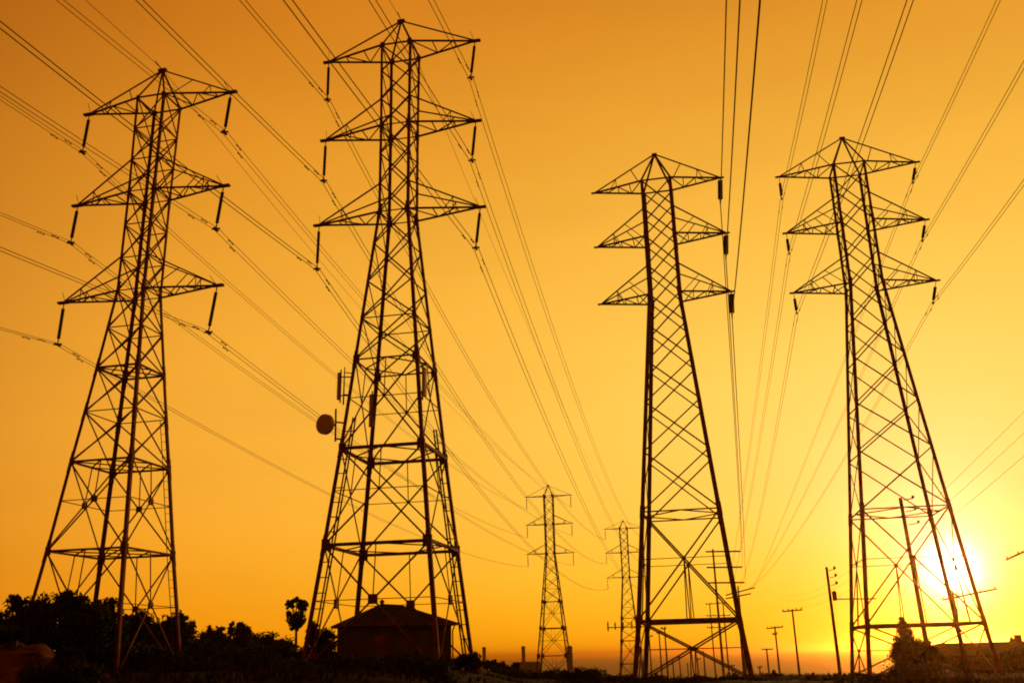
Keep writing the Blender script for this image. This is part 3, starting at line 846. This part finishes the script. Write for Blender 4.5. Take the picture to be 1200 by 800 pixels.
def tree(name, label, cat, base, blobs, n, leaf, seed, group, mtl='leaf', trunk=.16):
    root = empty(name, base, 0, label, cat, group)
    crown_mesh(blobs, n, leaf, seed).build('crown', mtl, root)
    m = MB(); r = np.random.RandomState(seed + 1)
    cz = min(b[0][2] - b[1][2] * .3 for b in blobs)
    hub = Vector((blobs[0][0][0] * .4, blobs[0][0][1] * .4, max(.5, cz)))
    m.tube([(0, 0, -.4), (hub.x * .3, hub.y * .3, hub.z * .5), hub], [trunk * 1.35, trunk, trunk * .8], 8)
    for (c, rad) in blobs:
        for _ in range(3):
            e = Vector(c) + Vector(r.uniform(-.6, .6, 3) * np.array(rad))
            mid = hub.lerp(e, .5) + Vector(r.normal(size=3) * .12)
            m.tube([hub + Vector((0, 0, -.15)), mid, e], [trunk * .6, trunk * .38, trunk * .1], 6)
    m.build('trunk', 'bark', root)
    return root
def px_tree(name, label, cat, Y, pxblobs, base_px, n, leaf, seed, group=None, mtl='leaf', trunk=.16, depth=1.0):
    """pxblobs: (x, y, rx, ry) on the photograph at distance Y"""
    b = at(base_px, 780, Y); b.z = tz(b.x, Y)
    k = Y / FPX / .96
    blobs = []
    for j, (x, y, rx, ry) in enumerate(pxblobs):
        p = at(x, y, Y) - b
        blobs.append(((p.x, ((-1) ** j) * .15 * rx * k, p.z), (rx * k, max(rx, ry) * k * depth * .8, ry * k)))
    return tree(name, label, cat, b, blobs, n, leaf, seed, group, mtl, trunk)
GT = 'trees along the left'
px_tree('bushy_tree', 'dark bushy tree at the left edge, in front of the leftmost pylon leg', 'tree', 44.5, [(30, 722, 26, 22), (8, 726, 14, 14), (18, 708, 12, 9), (44, 708, 13, 9), (56, 720, 20, 22), (30, 748, 34, 18), (60, 748, 20, 18)], 30, 9000, .09, 1, GT)
px_tree('bushy_tree', 'taller dark tree with a ragged top between the legs of the leftmost pylon', 'tree', 44.8, [(86, 716, 24, 18), (76, 701, 8, 8), (84, 697, 6, 7), (97, 704, 10, 8), (108, 708, 8, 8), (90, 742, 32, 22), (104, 730, 24, 22)], 88, 9500, .09, 2, GT)
px_tree('bushy_tree', 'dark tree behind the near right leg of the leftmost pylon', 'tree', 50, [(122, 720, 15, 18), (130, 707, 6, 8), (118, 746, 24, 24), (134, 744, 16, 24)], 124, 7000, .10, 3, GT)
px_tree('bushy_tree', 'rounded dark tree just right of the near leg of the leftmost pylon', 'tree', 66, [(162, 738, 20, 18), (150, 728, 8, 8), (166, 722, 9, 7), (176, 732, 8, 9), (158, 760, 24, 16)], 160, 8000, .12, 4, GT)
px_tree('bushy_tree', 'dark tree behind the far right foot of the leftmost pylon', 'tree', 64, [(206, 736, 18, 14), (198, 728, 7, 6), (214, 727, 8, 6), (190, 746, 14, 14), (208, 760, 30, 18)], 205, 8000, .12, 5, GT)
px_tree('bushy_tree', 'low ragged tree, leftmost of the three low trees in the gap', 'tree', 84, [(250, 748, 14, 10), (258, 738, 5, 6), (244, 737, 4, 5), (238, 745, 5, 5), (250, 764, 22, 12)], 252, 5200, .13, 6, GT, 'leaf2')
px_tree('bushy_tree', 'low tree with an open top, middle of the three in the gap', 'tree', 86, [(280, 745, 14, 11), (271, 734, 5, 5), (283, 731, 5, 6), (292, 737, 5, 5), (278, 764, 22, 13)], 280, 5600, .13, 7, GT, 'leaf2')
px_tree('bushy_tree', 'low broad hedge-like tree left of the lone slender tree', 'tree', 95, [(314, 754, 22, 11), (334, 757, 14, 9), (298, 756, 14, 10), (318, 769, 36, 11)], 312, 7000, .15, 8, GT)
px_tree('slender_tree', 'lone slender tree with a two-tiered crown beside the left leg of the tallest pylon', 'tree', 82, [(346, 725, 10.5, 8), (341, 708, 6, 5), (354, 708, 6, 5), (348, 703, 5, 4), (356, 714, 4, 3), (339, 719, 4, 4), (347, 734, 5.5, 5)], 346, 4200, .11, 9, GT, trunk=.12)
px_tree('shrub', 'dark shrub between the left leg of the tallest pylon and the hut', 'shrub', 57.5, [(374, 752, 14, 17), (366, 740, 6, 10), (382, 756, 10, 14), (374, 768, 20, 12)], 373, 6000, .10, 10, 'shrubs near the hut')
px_tree('shrub', 'rounded shrub in the dark in front of the hut', 'shrub', 44, [(476, 786, 34, 13), (500, 784, 26, 12)], 484, 7500, .09, 11, 'shrubs near the hut')
px_tree('shrub', 'small shrub at the right foot of the tallest pylon', 'shrub', 56, [(548, 771, 9, 9), (558, 776, 9, 8), (540, 776, 10, 8)], 548, 2200, .09, 12, 'shrubs near the hut')
px_tree('shrub', 'dark low shrub in front of the eroded bank at the lower left', 'shrub', 30, [(60, 792, 34, 10), (95, 790, 26, 11)], 76, 3600, .07, 13, 'shrubs near the hut')
px_tree('shrub', 'wide dark shrub under the row of trees on the left', 'shrub', 52, [(190, 775, 40, 14), (240, 772, 34, 12), (290, 776, 36, 12)], 240, 11000, .10, 14, 'shrubs near the hut')
px_tree('shrub', 'low dark shrub left of the hut below the slender tree', 'shrub', 58, [(335, 775, 26, 14), (362, 776, 16, 12)], 345, 7000, .11, 15, 'shrubs near the hut')
for k, (x, y, rx, ry, Yd, lab) in enumerate([
        (14, 741, 13, 4, 39, 'small tuft of scrub on top of the eroded bank'), (80, 771, 14, 9, 37.2, 'small scrub at the right end of the eroded bank'),
        (150, 772, 30, 16, 56, 'low scrub at the near leg of the leftmost pylon'), (20, 766, 30, 16, 43.8, 'low scrub behind the eroded bank at the left edge'),
        (100, 766, 34, 16, 46, 'low scrub right of the eroded bank'), (285, 770, 40, 12, 70, 'low scrub below the middle of the three low trees'),
        (215, 784, 44, 10, 46, 'low scrub in front of the far right foot of the leftmost pylon'), (410, 786, 40, 11, 45, 'low scrub left of the rounded shrub before the hut'),
        (330, 790, 46, 10, 42, 'low scrub below the lone slender tree, near the bottom of the photo')]):
    px_tree('shrub', lab, 'shrub', Yd, [(x, y, rx, ry), (x - rx * .5, y + 3, rx * .6, ry), (x + rx * .5, y + 2, rx * .6, ry * 1.1)], x, 6000, .09, 60 + k, 'low scrub on the left')
for k, x in enumerate(range(585, 1190, 46)):  # added backlit shrubs: they cover the sunlit ground so its edge goes dark
    hx = .026 * (x - 600)
    px_tree('shrub', 'low dark shrub added to darken the edge of the ground, under the right half', 'shrub', 78 + 5 * math.sin(k * 2.1),
            [(x, 799 - (8 if x < 680 else 0) + 1.5 * math.sin(k * 1.7), 26, 4.5), (x + 18, 800 - (8 if x < 680 else 0), 18, 5)], x, 2600, .10, 80 + k, 'added shrubs along the edge')
for k, (x, y, rx, ry, Yd, lab) in enumerate([(575, 776, 6, 4, 120, 'small round treetop right of the nearest smokestack'), (590, 780, 9, 4, 130, 'low wide treetop left of the middle smokestack'),
                                             (604, 781, 7, 4, 125, 'low treetop at the foot of the middle smokestack')]):
    px_tree('bushy_tree', lab, 'tree', Yd, [(x, y, rx, ry), (x - rx * .4, y + 4, rx, ry)], x, 900, .18, 20 + k, 'treetops beyond the edge')
px_tree('conifer', 'narrow pointed conifer in front of the house, left of the sun', 'tree', 108, [(1057.5, 728, 4, 7), (1058, 738, 7, 9), (1060, 748, 11, 9), (1066, 742, 4, 5), (1060, 770, 14, 18)], 1060, 7000, .12, 30, None, trunk=.12)
px_tree('shrub', 'large rounded shrub in front of the pointed conifer, under the leaning pole', 'shrub', 73, [(1063, 772, 16, 22), (1084, 772, 14, 22), (1078, 758, 14, 10), (1053, 762, 8, 13), (1089, 759, 8, 9), (1068, 788, 27, 12)], 1072, 12000, .09, 31, None)
px_tree('shrub', 'low shrub between the conifer and the house', 'shrub', 112, [(1106, 782, 14, 14), (1120, 788, 12, 10)], 1108, 4500, .13, 32, None)
px_tree('shrub', 'ragged dark shrub in front of the middle of the low house', 'shrub', 100, [(1140, 786, 22, 10), (1156, 782, 12, 10), (1126, 790, 14, 8)], 1140, 6000, .12, 34, None)
px_tree('shrub', 'ragged dark shrub at the right edge in front of the low house', 'shrub', 96, [(1188, 780, 16, 14), (1200, 772, 12, 14), (1174, 788, 14, 9)], 1188, 6000, .12, 35, None)
px_tree('bushy_tree', 'small tree behind the house at the right edge', 'tree', 142, [(1190, 756, 9, 7), (1200, 760, 10, 8)], 1192, 1500, .2, 33, None)

# dry scrub and grass over the plateau: nobody could count it
m = MB(); r = np.random.RandomState(5)
cnt = 0
while cnt < 15000:
    y = 16 + 76 * r.rand() ** .75; x = r.uniform(-.62, .62) * y + r.uniform(-3, 3)
    dens = hash_noise(np.array([x]), np.array([y]), 4.5, 9)[0] + .5
    if r.rand() > dens ** 1.3 + .12: continue
    z = tz(x, y); hgt = r.uniform(.10, .34) * (.4 + dens) * (1 if y < 50 else .75)
    for _ in range(3):
        a = r.uniform(0, 6.28); w = hgt * r.uniform(.12, .3); lx, ly = r.normal(size=2) * hgt * .35
        m.add([(x + math.cos(a) * w, y + math.sin(a) * w, z - .03), (x - math.cos(a) * w, y - math.sin(a) * w, z - .03), (x + lx, y + ly, z + hgt)], [(0, 1, 2)])
    cnt += 1
tag(m.build('dry_grass', 'scrub'), kind='stuff')

# ------------------------------------------------------------------ sea haze
m = MB(); m.box((0, 40000, 5), (130000, 84000, 108))
hz_m = bpy.data.materials.new('evening_haze'); hz_m.use_nodes = True
t = hz_m.node_tree; t.nodes.clear()
vo = t.nodes.new('ShaderNodeVolumePrincipled')
vo.inputs['Color'].default_value = (0.92, 0.46, 0.10, 1)
vo.inputs['Density'].default_value = 0.00011
vo.inputs['Anisotropy'].default_value = 0.95
ou = t.nodes.new('ShaderNodeOutputMaterial')
t.links.new(vo.outputs[0], ou.inputs['Volume'])
tag(m.build('haze', hz_m), kind='stuff')
